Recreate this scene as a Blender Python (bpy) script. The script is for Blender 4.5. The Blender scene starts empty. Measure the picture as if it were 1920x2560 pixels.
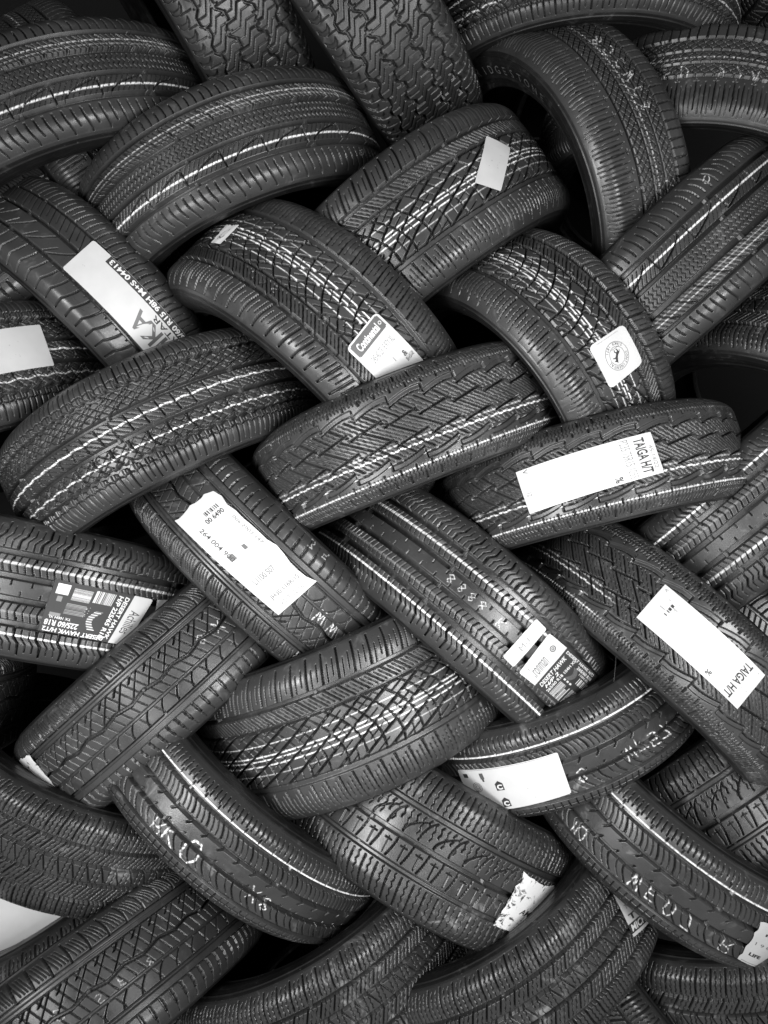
import bpy, math, random
import numpy as np
from mathutils import Quaternion, Vector
random.seed(3)
STEP = 1.05         # mm between tread samples on the side that faces out
SC = bpy.context.scene
COL = SC.collection

LABELS = {
't1': 'ribbed tyre with a thick white stripe, cut off by the left edge near the top',
't2': 'broad arched tyre with thick white stripe, just below the two knobbly tyres on the left',
't3': 'knobbly off-road tyre at the top edge, the left one of the two',
't4': 'knobbly off-road tyre at the top edge, the right one of the two',
't5': 'dim tyre lying flat across the top edge right of the knobbly tyres',
't6': 'tall tyre at upper right with dotted white characters and its smooth sidewall facing left',
't7': 'dim tyre by the right edge near the top with a row of dotted characters',
't10': 'bold white striped tyre leaning up to the right edge above the round-logo label',
't11': 'criss-cross tread tyre with a small blank white label, under the right knobbly tyre',
't12': 'criss-cross tread tyre with a white label headed by a grey name bar',
't13': 'criss-cross tread tyre with a square white label bearing a round horse logo',
't14': 'tyre at the upper left with a long white label edged by a lettered strip',
't15': 'tyre cut off by the left edge with a plain square white label',
't16': 'wide unlabelled tyre left of centre with two wavy white lines among small blocks',
't17': 'unlabelled tyre at the centre with scalloped grooves and several white lines',
't18': 'scalloped-groove tyre right of centre with a long white label lying nearly level',
't19': 'tyre cut off by the right edge with straight grooves and a bright thin white line',
't20': 'scalloped-groove tyre at lower right with a long white label slanting steeply down',
't21': 'straight-grooved tyre at the centre with a black printed label and small blank one',
't22': 'straight-grooved tyre at the left edge with a black printed label',
't23': 'tyre left of centre with a long torn white shipping label on its tread',
't24': 'tyre leaning right at lower left with a scuffed white strip round its lower end',
't25': 'criss-cross tread tyre without any label, below the torn shipping label',
't26': 'thin tyre at lower right with a white grading label and four chalked characters',
't27': 'dark tyre at the left edge just above the pale sheet',
't28': 'smooth-ribbed tyre at lower left smeared with thick white handwritten marks',
't29': 'wide scuffed tyre at the bottom centre with a torn shiny label',
't30': 'scuffed tyre at bottom right with a chalked row of characters and torn end label',
't31': 'dark wide tyre at the right edge below the steeply slanting white label',
't32': 'tyre in the bottom left corner with faint dotted marks along its wavy groove',
't33': 'dark tyre behind the bottom left corner tyre, just below the pale sheet',
't34': 'tyre at the bottom edge left of centre, its dark open hole facing up left',
't35': 'tyre at the bottom edge with a small lettered white label half hidden at its top',
't36': 'dim tyre in the bottom right corner lying nearly flat',
't37': 'dark tyre end at the bottom edge beside the bottom right corner tyre',
't38': 'dark tyre end at the bottom edge beside the bottom left corner tyre',
't39': 'dark tyre end at the left edge just below the black printed label tyre',
't40': 'tyre cut off by the right edge, under the bold-striped tyre, thin white lines',
't8': 'dark tyre filling the very top right corner',
't9': 'dark tyre filling the very top left corner behind the arched tyre',
't41': 'dark tyre end in the left edge gap above the plain square label',
't42': 'dark tyre in the right edge gap below the straight-grooved tyre',
}

TYRES = [
    ('t1', 'arc', 1, [-0.6495, 1.6216, 0.7213], [0.76118, 0.1554, -0.12248, -0.61762], 0.3496, 0.0968, -30, 57),
    ('t2', 'arc', 1, [-0.3025, 1.6106, 0.6443], [0.69969, 0.17039, -0.12268, -0.68289], 0.3109, 0.1004, -58, 74),
    ('t3', 'terrain', 1, [-0.3894, 1.6105, 1.0568], [0.22168, 0.78635, -0.4129, -0.40252], 0.3352, 0.0985, -40, 17),
    ('t4', 'terrain', 1, [-0.0543, 1.5954, 1.0543], [0.14083, 0.71785, -0.50022, -0.46329], 0.3314, 0.1012, -57, 24),
    ('t5', 'season', 1, [0.4003, 1.6799, 0.9786], [0.61685, 0.02509, 0.01164, -0.7866], 0.3405, 0.0751, -50, 76),
    ('t6', 'slit', 1, [0.3588, 1.6732, 0.674], [0.39724, 0.71287, -0.44608, -0.36745], 0.3352, 0.0975, -24, 83),
    ('t7', 'slit', -1, [0.6679, 1.7095, 0.7393], [0.59036, -0.13621, -0.00683, -0.79553], 0.3341, 0.0977, -72, 35),
    ('t10', 'arc', -1, [0.58, 1.6464, 0.4621], [0.49921, 0.29162, -0.21474, -0.78717], 0.3276, 0.1075, -25, 76),
    ('t11', 'conti', 1, [0.0612, 1.6473, 0.5334], [0.60031, 0.25366, -0.18042, -0.7367], 0.3316, 0.1176, -17, 79),
    ('t12', 'conti', -1, [-0.1314, 1.5974, 0.2964], [0.74158, -0.30089, 0.20548, -0.5633], 0.3376, 0.1188, -77, 30),
    ('t13', 'conti', 1, [0.3038, 1.5833, 0.2724], [0.6708, -0.38192, 0.2494, -0.58478], 0.2852, 0.1131, -60, 42),
    ('t14', 'curve', 1, [-0.6011, 1.6439, 0.3975], [0.80171, -0.29999, 0.22805, -0.46397], 0.305, 0.0906, -71, 27),
    ('t15', 'season', 1, [-0.8598, 1.6035, 0.1938], [0.82259, 0.11856, -0.16071, -0.53242], 0.3333, 0.1067, -3, 54),
    ('t16', 'season', 1, [-0.4384, 1.5818, 0.1325], [0.75185, 0.14725, -0.18952, -0.6141], 0.3164, 0.1016, -74, 67),
    ('t17', 'taiga', 1, [0.0426, 1.5326, 0.1372], [0.67386, 0.13356, -0.12921, -0.71511], 0.2978, 0.0883, -71, 65),
    ('t18', 'taiga', 1, [0.4132, 1.5587, 0.0477], [0.59786, 0.04787, -0.12229, -0.79077], 0.2955, 0.0861, -66, 73),
    ('t19', 'hawk', -1, [0.7452, 1.6445, -0.0033], [0.5178, 0.22683, -0.28241, -0.77504], 0.3188, 0.1066, -31, 43),
    ('t20', 'taiga', 1, [0.5679, 1.6225, -0.2711], [0.5337, -0.30339, 0.2032, -0.76277], 0.3299, 0.0931, -68, 74),
    ('t21', 'hawk', 1, [0.1525, 1.6465, -0.2047], [0.62665, -0.30444, 0.18108, -0.69415], 0.3282, 0.1043, -68, 63),
    ('t22', 'hawk', 1, [-0.6901, 1.6189, -0.1689], [0.82396, -0.12258, 0.03201, -0.55231], 0.3326, 0.112, -31, 46),
    ('t23', 'turbo', -1, [-0.2416, 1.6556, -0.0954], [0.68413, -0.27531, 0.25353, -0.62601], 0.3339, 0.0968, -53, 46),
    ('t24', 'turbo', 1, [-0.449, 1.655, -0.3352], [0.76328, 0.22518, -0.27745, -0.53825], 0.3365, 0.0963, -66, 28),
    ('t25', 'conti', 1, [-0.0629, 1.6406, -0.3639], [0.73427, 0.13246, -0.14407, -0.65003], 0.3248, 0.1316, -74, 45),
    ('t26', 'rib', 1, [0.3534, 1.666, -0.4012], [0.66255, 0.18112, -0.10262, -0.71951], 0.3136, 0.0863, -50, 48),
    ('t27', 'block', 1, [-0.654, 1.66, -0.578], [0.75304, -0.14409, 0.1753, -0.61761], 0.3271, 0.0962, -38, 45),
    ('t28', 'rib', 1, [-0.2981, 1.6427, -0.5693], [0.63943, -0.27565, 0.21705, -0.68413], 0.3588, 0.0804, -32, 72),
    ('t29', 'wide', 1, [0.075, 1.663, -0.6515], [0.618, -0.25634, 0.09524, -0.73709], 0.3259, 0.1153, -35, 66),
    ('t30', 'rib', 1, [0.5745, 1.6201, -0.6227], [0.46753, -0.19934, 0.22683, -0.8308], 0.3113, 0.0871, -29, 70),
    ('t31', 'wide', 1, [0.7182, 1.7226, -0.6451], [0.57859, 0.08778, -0.33098, -0.74026], 0.326, 0.1156, -17, 33),
    ('t32', 'turbo', 1, [-0.5732, 1.5677, -0.9729], [0.80401, 0.0469, -0.34098, -0.48487], 0.3395, 0.1055, -37, 59),
    ('t34', 'block', 1, [-0.133, 1.6573, -0.9087], [0.78525, 0.13267, -0.17551, -0.57876], 0.3283, 0.0976, -65, 45),
    ('t35', 'block', 1, [0.2495, 1.6369, -0.8634], [0.72351, 0.16451, -0.2209, -0.63299], 0.3302, 0.0967, -63, 46),
    ('t36', 'block', 1, [0.7075, 1.7025, -0.873], [0.5925, 0.10979, -0.03327, -0.79736], 0.3331, 0.0941, -28, 28),
    ('t39', 'turbo', 1, [-1.095, 1.6214, -0.3714], [0.87958, -0.0244, 0.02259, -0.47459], 0.3344, 0.098, 29, 81),
    ('t40', 'block', 1, [0.8693, 1.6668, 0.168], [0.56684, -0.366, 0.10136, -0.73107], 0.3437, 0.0996, -51, -8),
    ('t8', 'block', 1, [0.8895, 1.6638, 1.3282], [0.35906, 0.52608, -0.15756, -0.75464], 0.337, 0.0972, -46, -14),
    ('t9', 'slit', -1, [-0.6349, 1.7448, 0.7602], [0.79018, -0.28108, 0.34766, -0.41921], 0.3307, 0.1113, -83, 44),
    ('t33', 'block', 1, [-0.6273, 1.7211, -0.8726], [0.84189, 0.16249, -0.20579, -0.47167], 0.3285, 0.1026, -53, -3),
    ('t37', 'block', 1, [0.4694, 1.7116, -1.0086], [0.43332, -0.36247, 0.21394, -0.79692], 0.3364, 0.0907, 7, 42),
    ('t38', 'block', 1, [-0.3612, 1.7579, -1.0302], [0.66231, -0.16541, 0.15521, -0.71407], 0.3352, 0.0931, -17, 8),
    ('t41', 'turbo', 1, [-0.7234, 1.7645, 0.52], [0.73212, 0.21843, -0.20913, -0.61037], 0.3347, 0.1015, -32, 20),
    ('t42', 'curve', 1, [0.7314, 1.774, -0.2644], [0.51738, -0.28927, 0.2122, -0.77692], 0.3326, 0.0992, -61, 31),
]
STICKERS = [
    ('t14', 'long', [[25.51, -32.1], [-20.95, -35.6], [-21.44, 39.7], [25.76, 48.9]]),
    ('t15', 'plain', [[5.81, -29.7], [29.6, -30.8], [30.78, 49.7], [9.24, 47.8]]),
    ('t11', 'plain', [[49.95, 8.3], [35.11, -52.7], [29.16, -17.3], [43.75, 45.2]]),
    ('t12', 'scrap', [[-60.36, 16.0], [-53.58, 20.9], [-53.22, -27.6], [-58.89, -28.9]]),
    ('t12', 'header', [[1.45, -48.7], [0.3, 33.6], [26.79, 44.8], [27.84, -40.8]]),
    ('t13', 'horse', [[18.51, 46.3], [19.02, -33.9], [2.57, -30.2], [3.27, 50.0]]),
    ('t18', 'taiga', [[23.42, 37.0], [24.14, -33.2], [-20.83, -45.9], [-22.02, 29.8]]),
    ('t20', 'taiga2', [[29.77, 42.4], [30.51, -31.4], [-8.35, -29.0], [-8.71, 47.2]]),
    ('t21', 'price', [[20.2, -41.2], [20.87, 46.7], [25.87, 45.5], [25.22, -42.5]]),
    ('t21', 'hawk', [[27.75, -43.0], [27.31, 43.8], [60.0, 58.2], [56.09, -32.1]]),
    ('t22', 'hawk2', [[30.08, 24.7], [24.17, -63.5], [-1.69, -61.3], [-0.61, 27.7]]),
    ('t22', 'small', [[31.58, 26.0], [37.83, 30.8], [34.9, -5.6], [31.86, -4.3]]),
    ('t23', 'ship', [[-28.18, 34.4], [14.97, 45.6], [13.7, -37.2], [-29.99, -46.5]]),
    ('t24', 'worn', [[-56.92, 64.7], [-58.52, -36.5], [-65.56, -32.7], [-67.71, 70.5]]),
    ('t26', 'energy', [[-41.54, 30.5], [-3.97, 31.0], [-4.89, -49.3], [-41.39, -57.6]]),
    ('t29', 'worn2', [[39.5, 38.9], [79.36, 37.9], [55.23, -57.6], [38.39, -60.0]]),
    ('t35', 'mich', [[36.05, 46.7], [51.84, 15.6], [49.73, -58.0], [33.81, -31.6]]),
    ('t30', 'end', [[47.36, 29.7], [62.0, 28.9], [70.29, -67.3], [50.79, -53.8]]),
]
CHALK = [
    ('t6', '8', [[43.45, -11.6], [40.62, -9.3], [45.17, -35.5]]),
    ('t6', '5', [[37.73, -13.5], [35.23, -13.0], [39.19, -36.1]]),
    ('t6', 'C', [[32.15, -15.1], [29.89, -15.9], [33.44, -36.6]]),
    ('t6', 'W', [[26.97, -15.6], [24.87, -17.6], [28.14, -36.4]]),
    ('t6', 'C', [[21.22, -13.7], [19.23, -16.7], [22.29, -33.7]]),
    ('t6', '8', [[16.08, -13.8], [14.17, -17.7], [17.09, -33.3]]),
    ('t6', 'S', [[-6.62, -21.1], [-8.78, -21.6], [-7.25, -43.7]]),
    ('t7', 'S', [[-11.48, -30.1], [-9.37, -32.3], [-12.0, -8.8]]),
    ('t7', 'D', [[-6.22, -29.6], [-4.18, -30.8], [-6.7, -8.6]]),
    ('t7', '9', [[4.44, -33.6], [6.43, -32.9], [4.0, -13.4]]),
    ('t7', '7', [[9.3, -29.6], [11.3, -28.1], [8.87, -9.7]]),
    ('t7', 'A', [[14.73, -35.0], [16.78, -32.5], [14.3, -15.4]]),
    ('t26', 'W', [[16.51, -39.3], [19.74, -39.3], [15.92, -14.3]]),
    ('t26', 'F', [[21.1, -32.6], [24.49, -33.5], [20.48, -7.4]]),
    ('t26', '5', [[26.37, -38.7], [30.01, -40.6], [25.7, -13.1]]),
    ('t26', '7', [[30.86, -37.5], [34.79, -40.6], [30.13, -11.6]]),
    ('t26', '8', [[-1.54, -36.7], [1.6, -40.1], [-0.5, -10.8]]),
    ('t28', 'R', [[-10.9, -54.4], [-7.99, -52.1], [-10.96, -29.6]]),
    ('t28', 'K', [[-6.84, -52.6], [-2.89, -50.4], [-6.92, -18.4]]),
    ('t28', 'O', [[-0.43, -51.7], [4.1, -50.5], [-0.51, -12.1]]),
    ('t28', 'X', [[20.99, -33.9], [24.0, -36.0], [20.96, -10.4]]),
    ('t28', '8', [[25.71, -37.6], [28.93, -40.6], [25.68, -14.0]]),
    ('t30', '1', [[-18.29, -60.4], [-15.37, -57.0], [-18.33, -35.9]]),
    ('t30', '0', [[-15.08, -60.1], [-11.89, -56.7], [-15.13, -32.6]]),
    ('t30', 'W', [[6.54, -51.6], [9.73, -50.6], [6.4, -22.2]]),
    ('t30', 'F', [[12.7, -47.8], [15.59, -47.5], [12.56, -21.6]]),
    ('t30', '0', [[19.22, -50.1], [22.21, -50.6], [19.05, -24.0]]),
    ('t30', '7', [[26.22, -50.8], [29.41, -52.2], [26.01, -24.8]]),
    ('t30', 'R', [[41.57, -52.2], [45.78, -56.4], [41.23, -25.8]]),
    ('t32', 'C', [[-12.61, 3.6], [-10.52, 1.6], [-12.74, 23.4]]),
    ('t32', 'S', [[-1.84, -13.4], [-0.29, -14.8], [-1.91, 1.4]]),
    ('t32', 'F', [[5.05, -11.1], [6.52, -12.5], [5.01, 2.6]]),
    ('t32', '8', [[13.79, -16.4], [15.39, -17.8], [13.77, -2.4]]),
    ('t23', '3', [[5.53, 83.6], [7.33, 84.3], [5.54, 97.9]]),
    ('t23', '5', [[11.32, 86.6], [12.99, 87.1], [11.55, 99.5]]),
    ('t23', 'W', [[22.48, -6.8], [26.19, -6.6], [22.14, 19.7]]),
    ('t23', 'W', [[28.62, -7.7], [32.26, -7.8], [28.3, 16.2]]),
    ('t24', '8', [[10.22, 2.7], [12.33, 2.2], [10.35, 20.5]]),
    ('t24', 'X', [[16.59, -1.2], [19.23, -1.8], [16.76, 19.9]]),
    ('t10', 'O', [[32.36, 81.8], [33.64, 75.8], [34.91, 92.1]]),
    ('t2', 'O', [[50.94, -79.0], [53.24, -78.1], [52.33, -68.6]]),
    ('t2', '.', [[51.54, -77.1], [53.09, -76.5], [52.48, -70.1]]),
    ('t21', '8', [[-7.87, -5.2], [-5.91, -6.3], [-7.63, 10.9]]),
    ('t21', '8', [[-3.54, -5.6], [-1.61, -6.6], [-3.3, 10.4]]),
    ('t21', '8', [[0.54, -6.7], [2.45, -7.7], [0.79, 9.2]]),
    ('t21', '8', [[4.44, -6.6], [6.36, -7.4], [4.7, 9.4]]),
    ('t21', 'K', [[12.16, -10.5], [14.32, -11.2], [12.46, 6.9]]),
]
CUTLETTERS = [
    ('t11', 'S', [[12.43, 53.4], [10.97, 53.6], [12.41, 41.5]]),
    ('t11', 'W', [[16.61, 52.2], [15.12, 52.3], [16.59, 40.3]]),
    ('t11', 'D', [[20.92, 51.6], [19.38, 51.4], [20.9, 39.7]]),
    ('t12', 'S', [[-24.28, -45.5], [-25.81, -45.6], [-23.9, -57.8]]),
    ('t12', 'W', [[-28.66, -46.6], [-30.29, -46.5], [-28.25, -59.1]]),
    ('t12', 'D', [[-32.94, -45.3], [-34.7, -44.8], [-32.48, -57.9]]),
    ('t13', 'D', [[-12.13, 46.4], [-13.88, 46.2], [-11.73, 32.7]]),
    ('t13', 'W', [[-16.81, 46.3], [-18.63, 46.6], [-16.38, 32.5]]),
    ('t13', 'S', [[-21.88, 46.5], [-23.79, 47.5], [-21.42, 32.5]]),
    ('t25', 'D', [[-29.52, 50.0], [-31.36, 50.3], [-29.87, 37.6]]),
    ('t25', 'W', [[-34.29, 49.3], [-36.3, 49.4], [-34.67, 36.8]]),
    ('t25', 'S', [[-39.37, 49.7], [-41.64, 49.5], [-39.8, 37.0]]),
]


# ------------------------------------------------------------------ materials
def new_mat(name):
    m = bpy.data.materials.new(name); m.use_nodes = True
    nt = m.node_tree; b = nt.nodes['Principled BSDF']
    return m, nt, b
def N(nt, kind, **kw):
    n = nt.nodes.new(kind)
    for k, v in kw.items(): setattr(n, k, v)
    return n
def ramp(nt, src, p0, v0, p1, v1):
    r = N(nt, 'ShaderNodeMapRange'); nt.links.new(src, r.inputs[0])
    for i, v in zip((1, 2, 3, 4), (p0, p1, v0, v1)): r.inputs[i].default_value = v
    return r.outputs[0]
def math_node(nt, op, a, b=None):
    n = N(nt, 'ShaderNodeMath', operation=op)
    for i, v in enumerate((a, b)):
        if v is None: continue
        if isinstance(v, (int, float)): n.inputs[i].default_value = v
        else: nt.links.new(v, n.inputs[i])
    return n.outputs[0]
def grey(nt, fac, c0, c1):
    m = N(nt, 'ShaderNodeMix', data_type='RGBA')
    m.inputs[6].default_value = (c0, c0, c0, 1); m.inputs[7].default_value = (c1, c1, c1, 1)
    nt.links.new(fac, m.inputs[0]); return m.outputs[2]
def mixc(nt, fac, a, c1):
    m = N(nt, 'ShaderNodeMix', data_type='RGBA')
    nt.links.new(a, m.inputs[6]); m.inputs[7].default_value = (c1, c1, c1, 1)
    nt.links.new(fac, m.inputs[0]); return m.outputs[2]

def rubber(name, base, rough, scuff, painted=True, spec=.5):
    """black rubber: broad uneven sheen, pale bloom scuffs, fine grain; white paint where the tread carries it"""
    m, nt, b = new_mat(name)
    tc = N(nt, 'ShaderNodeTexCoord'); oi = N(nt, 'ShaderNodeObjectInfo')
    off = N(nt, 'ShaderNodeVectorMath', operation='ADD'); nt.links.new(tc.outputs['Object'], off.inputs[0])
    sc = N(nt, 'ShaderNodeVectorMath', operation='SCALE'); nt.links.new(oi.outputs['Random'], sc.inputs[3]); sc.inputs[0].default_value = (31, 17, 23)
    nt.links.new(sc.outputs[0], off.inputs[1])
    def noise(scale, detail, dist=0.0, rg=0.55):
        n = N(nt, 'ShaderNodeTexNoise'); nt.links.new(off.outputs[0], n.inputs['Vector'])
        n.inputs['Scale'].default_value = scale; n.inputs['Detail'].default_value = detail
        n.inputs['Roughness'].default_value = rg; n.inputs['Distortion'].default_value = dist
        return n.outputs['Fac']
    big = noise(9, 4, 0.6); smear = noise(22, 6, 1.6, .62); fine = noise(520, 3); speck = noise(190, 2)
    s1 = ramp(nt, smear, .56, 0, .72, 1)
    s2 = ramp(nt, big, .48, 0, .66, 1)
    bloom = math_node(nt, 'MULTIPLY', s1, s2)
    c = grey(nt, ramp(nt, big, .3, 0, .7, 1), base * .75, base * 1.35)
    c = mixc(nt, math_node(nt, 'MULTIPLY', bloom, scuff), c, .17)
    c = mixc(nt, math_node(nt, 'MULTIPLY', ramp(nt, speck, .735, 0, .76, 1), .5), c, .22)
    r = ramp(nt, smear, .3, rough - .09, .75, rough + .12)
    if painted:
        at = N(nt, 'ShaderNodeAttribute', attribute_name='paint')
        pf = math_node(nt, 'MULTIPLY', at.outputs['Fac'], ramp(nt, noise(150, 3), .33, .35, .5, 1))
        c = mixc(nt, pf, c, .85)
        r = math_node(nt, 'MAXIMUM', r, math_node(nt, 'MULTIPLY', pf, .7))
    nt.links.new(c, b.inputs['Base Color']); nt.links.new(r, b.inputs['Roughness'])
    b.inputs['Specular IOR Level'].default_value = spec
    bp = N(nt, 'ShaderNodeBump'); bp.inputs['Strength'].default_value = .25; bp.inputs['Distance'].default_value = .0006
    nt.links.new(fine, bp.inputs['Height']); nt.links.new(bp.outputs[0], b.inputs['Normal'])
    return m
M_TREAD = rubber('tread_rubber', .026, .33, .5)
M_SCUFFED = rubber('scuffed_tread_rubber', .021, .31, 1.3)
M_SIDE = rubber('sidewall_rubber', .007, .42, .35, painted=False)
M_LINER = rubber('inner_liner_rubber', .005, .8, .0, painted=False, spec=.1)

def paper(name, v, wear=0.0, rough=.45):
    m, nt, b = new_mat(name)
    tc = N(nt, 'ShaderNodeTexCoord')
    n = N(nt, 'ShaderNodeTexNoise'); nt.links.new(tc.outputs['Object'], n.inputs['Vector'])
    n.inputs['Scale'].default_value = 35; n.inputs['Detail'].default_value = 7
    c = grey(nt, ramp(nt, n.outputs['Fac'], .3, 0, .7, 1), v * .95, min(1, v * 1.03))
    if wear:
        w = N(nt, 'ShaderNodeTexNoise'); nt.links.new(tc.outputs['Object'], w.inputs['Vector'])
        w.inputs['Scale'].default_value = 38; w.inputs['Detail'].default_value = 9; w.inputs['Roughness'].default_value = .7; w.inputs['Distortion'].default_value = 1.2
        c = mixc(nt, ramp(nt, w.outputs['Fac'], .62 - wear * .2, 0, .66 - wear * .2, 1), c, .06)
    nt.links.new(c, b.inputs['Base Color']); b.inputs['Roughness'].default_value = rough
    return m
M_PAPER = paper('white_label_paper', .45)
M_WORN = paper('torn_label_paper', .64, wear=.38)
M_WORN2 = paper('scuffed_label_film', .75, wear=.3, rough=.4)
M_SCRAP = paper('grey_label_paper', .40, wear=.2)
M_INK = {0: paper('black_ink', .02, rough=.7), 1: paper('grey_ink', .075), 2: paper('white_ink', .55), 3: paper('pale_ink', .15), 4: paper('dark_panel_ink', .02, rough=.65)}

# ------------------------------------------------------------------ mesh from numpy
def grid_mesh(name, P, closed_u, mats, midx=None, attr=None, smooth=True):
    """P: (nu, nv, 3) grid; u wraps if closed_u"""
    nu, nv = P.shape[:2]
    iu = np.arange(nu if closed_u else nu - 1)[:, None]; iv = np.arange(nv - 1)[None, :]
    j = (iu + 1) % nu
    F = np.stack([iu * nv + iv, j * nv + iv, j * nv + iv + 1, iu * nv + iv + 1], -1).reshape(-1, 4)
    me = bpy.data.meshes.new(name)
    me.vertices.add(nu * nv); me.vertices.foreach_set('co', P.astype(np.float32).ravel())
    me.loops.add(F.size); me.loops.foreach_set('vertex_index', F.astype(np.int32).ravel())
    me.polygons.add(len(F)); me.polygons.foreach_set('loop_start', np.arange(0, F.size, 4, dtype=np.int32))
    me.polygons.foreach_set('loop_total', np.full(len(F), 4, np.int32))
    if smooth: me.polygons.foreach_set('use_smooth', np.ones(len(F), bool))
    for m in (mats if isinstance(mats, list) else [mats]): me.materials.append(m)
    if attr is not None:
        a = me.attributes.new('paint', 'FLOAT', 'POINT'); a.data.foreach_set('value', attr.astype(np.float32).ravel())
    me.update(calc_edges=True)
    return me
def put(name, me, parent):
    o = bpy.data.objects.new(name, me); COL.objects.link(o); o.parent = parent
    return o

# ------------------------------------------------------------------ tyre cross-section (millimetres)
def crown(u):
    au = np.abs(u)
    return -4 * u * u - 16 * np.maximum(0, (au - .72) / .28) ** 2.2
def shoulder_curve(R, a, rb, t):
    """bezier from the shoulder (h=a, r=R-20) to the bead"""
    p = [(a, R - 20), (a + 9, R - 31), (a * 1.13, rb + 42), (a * .84, rb + 6)]
    b = [(1 - t) ** 3, 3 * t * (1 - t) ** 2, 3 * t * t * (1 - t), t ** 3]
    h = sum(b[i] * p[i][0] for i in range(4)); r = sum(b[i] * p[i][1] for i in range(4))
    return h, r

# ------------------------------------------------------------------ tread patterns
def per(x, P): return (x + P / 2) % P - P / 2
def fr(x, P): return (x % P) / P
def tri(x): return 2 * np.abs(2 * ((x) % 1.0) - 1) - 1           # -1..1
def cut(d, w, depth, e=.35):
    if not isinstance(w, np.ndarray) and w <= 1.35: return 7.5 * np.clip((w / 2 + .3 - np.abs(d)) / .4, 0, 1)   # a thin sipe
    w = w * 1.08 + .15
    depth = min(max(depth * 1.6, 8), 14.5) if not isinstance(depth, np.ndarray) else depth
    return depth * np.clip((w / 2 + e / 2 - np.abs(d)) / e, 0, 1)
def shallow(d, w, depth, e=.8): return depth * np.clip((w / 2 + e / 2 - np.abs(d)) / e, 0, 1)
def band(u, lo, hi, e=.012): return np.clip((u - lo) / e, 0, 1) * np.clip((hi - u) / e, 0, 1)
def mx(*a):
    r = a[0]
    for b in a[1:]: r = np.maximum(r, b)
    return r
def line(u, a, u0, w): return np.clip((w / 2 + .6 - np.abs(u - u0) * a) / 1.2, 0, 1)

def p_conti(s, u, h, a):
    saw = 1.3 * fr(s, 3.6)
    g = mx(cut(np.maximum(0, h - a * .575) - np.maximum(0, a * .575 - h), 6.5 + saw, 8),
           cut(h - a * .315, 4.0 + saw, 8), shallow(h + a * .50, 9 + saw, 4.5), cut(h + a * .455, 1.8, 8))
    g = mx(g, cut(per(s - .25 * h, 31), 3.8, 7) * band(u, .60, 1.0), cut(per(s - .25 * h + 10, 31), 1.2, 3.5) * band(u, .68, .9),
           cut(per(s - .25 * h - 10, 31), 1.2, 3.5) * band(u, .62, .86))
    g = mx(g, cut(per(s + .9 * h, 27), 2.6, 6) * band(u, .34, .56), cut(per(s + .9 * h + 9, 27), 1.0, 3) * band(u, .36, .52), cut(per(s + .9 * h - 9, 27), 1.0, 3) * band(u, .36, .52))
    c = band(u, -.48, .30)
    bow = h - 4 * np.sin(s / 60)
    g = mx(g, cut(per(bow * .88 - s * .44, 24), 3.2, 8) * c, cut(per(s * .86 + h * .5 + .006 * h * h, 31), 2.6, 7.5) * c,
           cut(per(s * .86 + h * .5 + .006 * h * h + 15, 31), 1.0, 4) * c * (fr(s * .44 - bow * .88, 48) < .5), cut(per(bow * .88 - s * .44 + 12, 24), 1.0, 4) * c * (fr(s, 62) < .5))
    tw = np.clip(3.6 - (-.58 - u) * 8, .7, 4)
    g = mx(g, cut(per(s + .12 * h, 27), tw, 6.5) * band(u, -1.0, -.55), cut(per(s + .12 * h + 9, 27), 1.1, 3.5) * band(u, -.93, -.6),
           cut(per(s + .12 * h - 9, 27), 1.1, 3.5) * band(u, -.9, -.66))
    P = mx(.8 * line(u, a, .13, 1.4), line(u, a, -.02, 2.0), line(u, a, -.075, 1.8), line(u, a, -.15, 2.0), .5 * line(u, a, -.28, 1.4))
    return g, P
def p_arc(s, u, h, a):
    g = mx(cut(h - a * .60, 6, 8), cut(h - a * .265, 9, 8), cut(h + a * .15, 6.5, 8), cut(h + a * .54, 8, 8))
    k = 9 * np.clip((u - .66) / .3, 0, 1) ** 2
    g = mx(g, cut(per(s + k, 30), 2.3, 5) * band(u, .66, 1.0), cut(per(s + k + 15, 30), 2.3, 5) * band(u, .66, .86))
    k = 10 * np.clip((-.60 - u) / .36, 0, 1) ** 2
    g = mx(g, cut(per(s - k, 32), 2.3, 5) * band(u, -1.0, -.63), cut(per(s - k + 16, 32), 2.3, 5) * band(u, -.92, -.63))
    k = 26 * np.clip((u - .29) / .27, 0, 1) ** 1.7
    g = mx(g, cut(per(s + k, 38), 2.6, 6) * band(u, .30, .585), cut(per(s + .8 * h, 9.5), .8, 2.2) * band(u, .31, .56))
    g = mx(g, cut(per(s + 2.4 * tri(h / 11), 9), 1.0, 2.6) * band(u, -.09, .21))
    ph = fr(s, 78)
    g = mx(g, cut(h - a * (-.50 + .30 * np.sqrt(np.clip(ph / .8, 0, 1))), 2.4, 6) * (ph < .8) * band(u, -.5, -.17),
           cut((ph - .8) * 78 + .08 * (h + a * .3), 2.8, 6) * band(u, -.5, -.2), cut(per(s - .7 * h, 9.5), .8, 2.2) * band(u, -.47, -.19))
    P = mx(.6 * line(u, a, .46, 1.6), .3 * line(u, a, .38, 1.4), line(u, a, -.36, 3.2))
    return g, P
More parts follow.
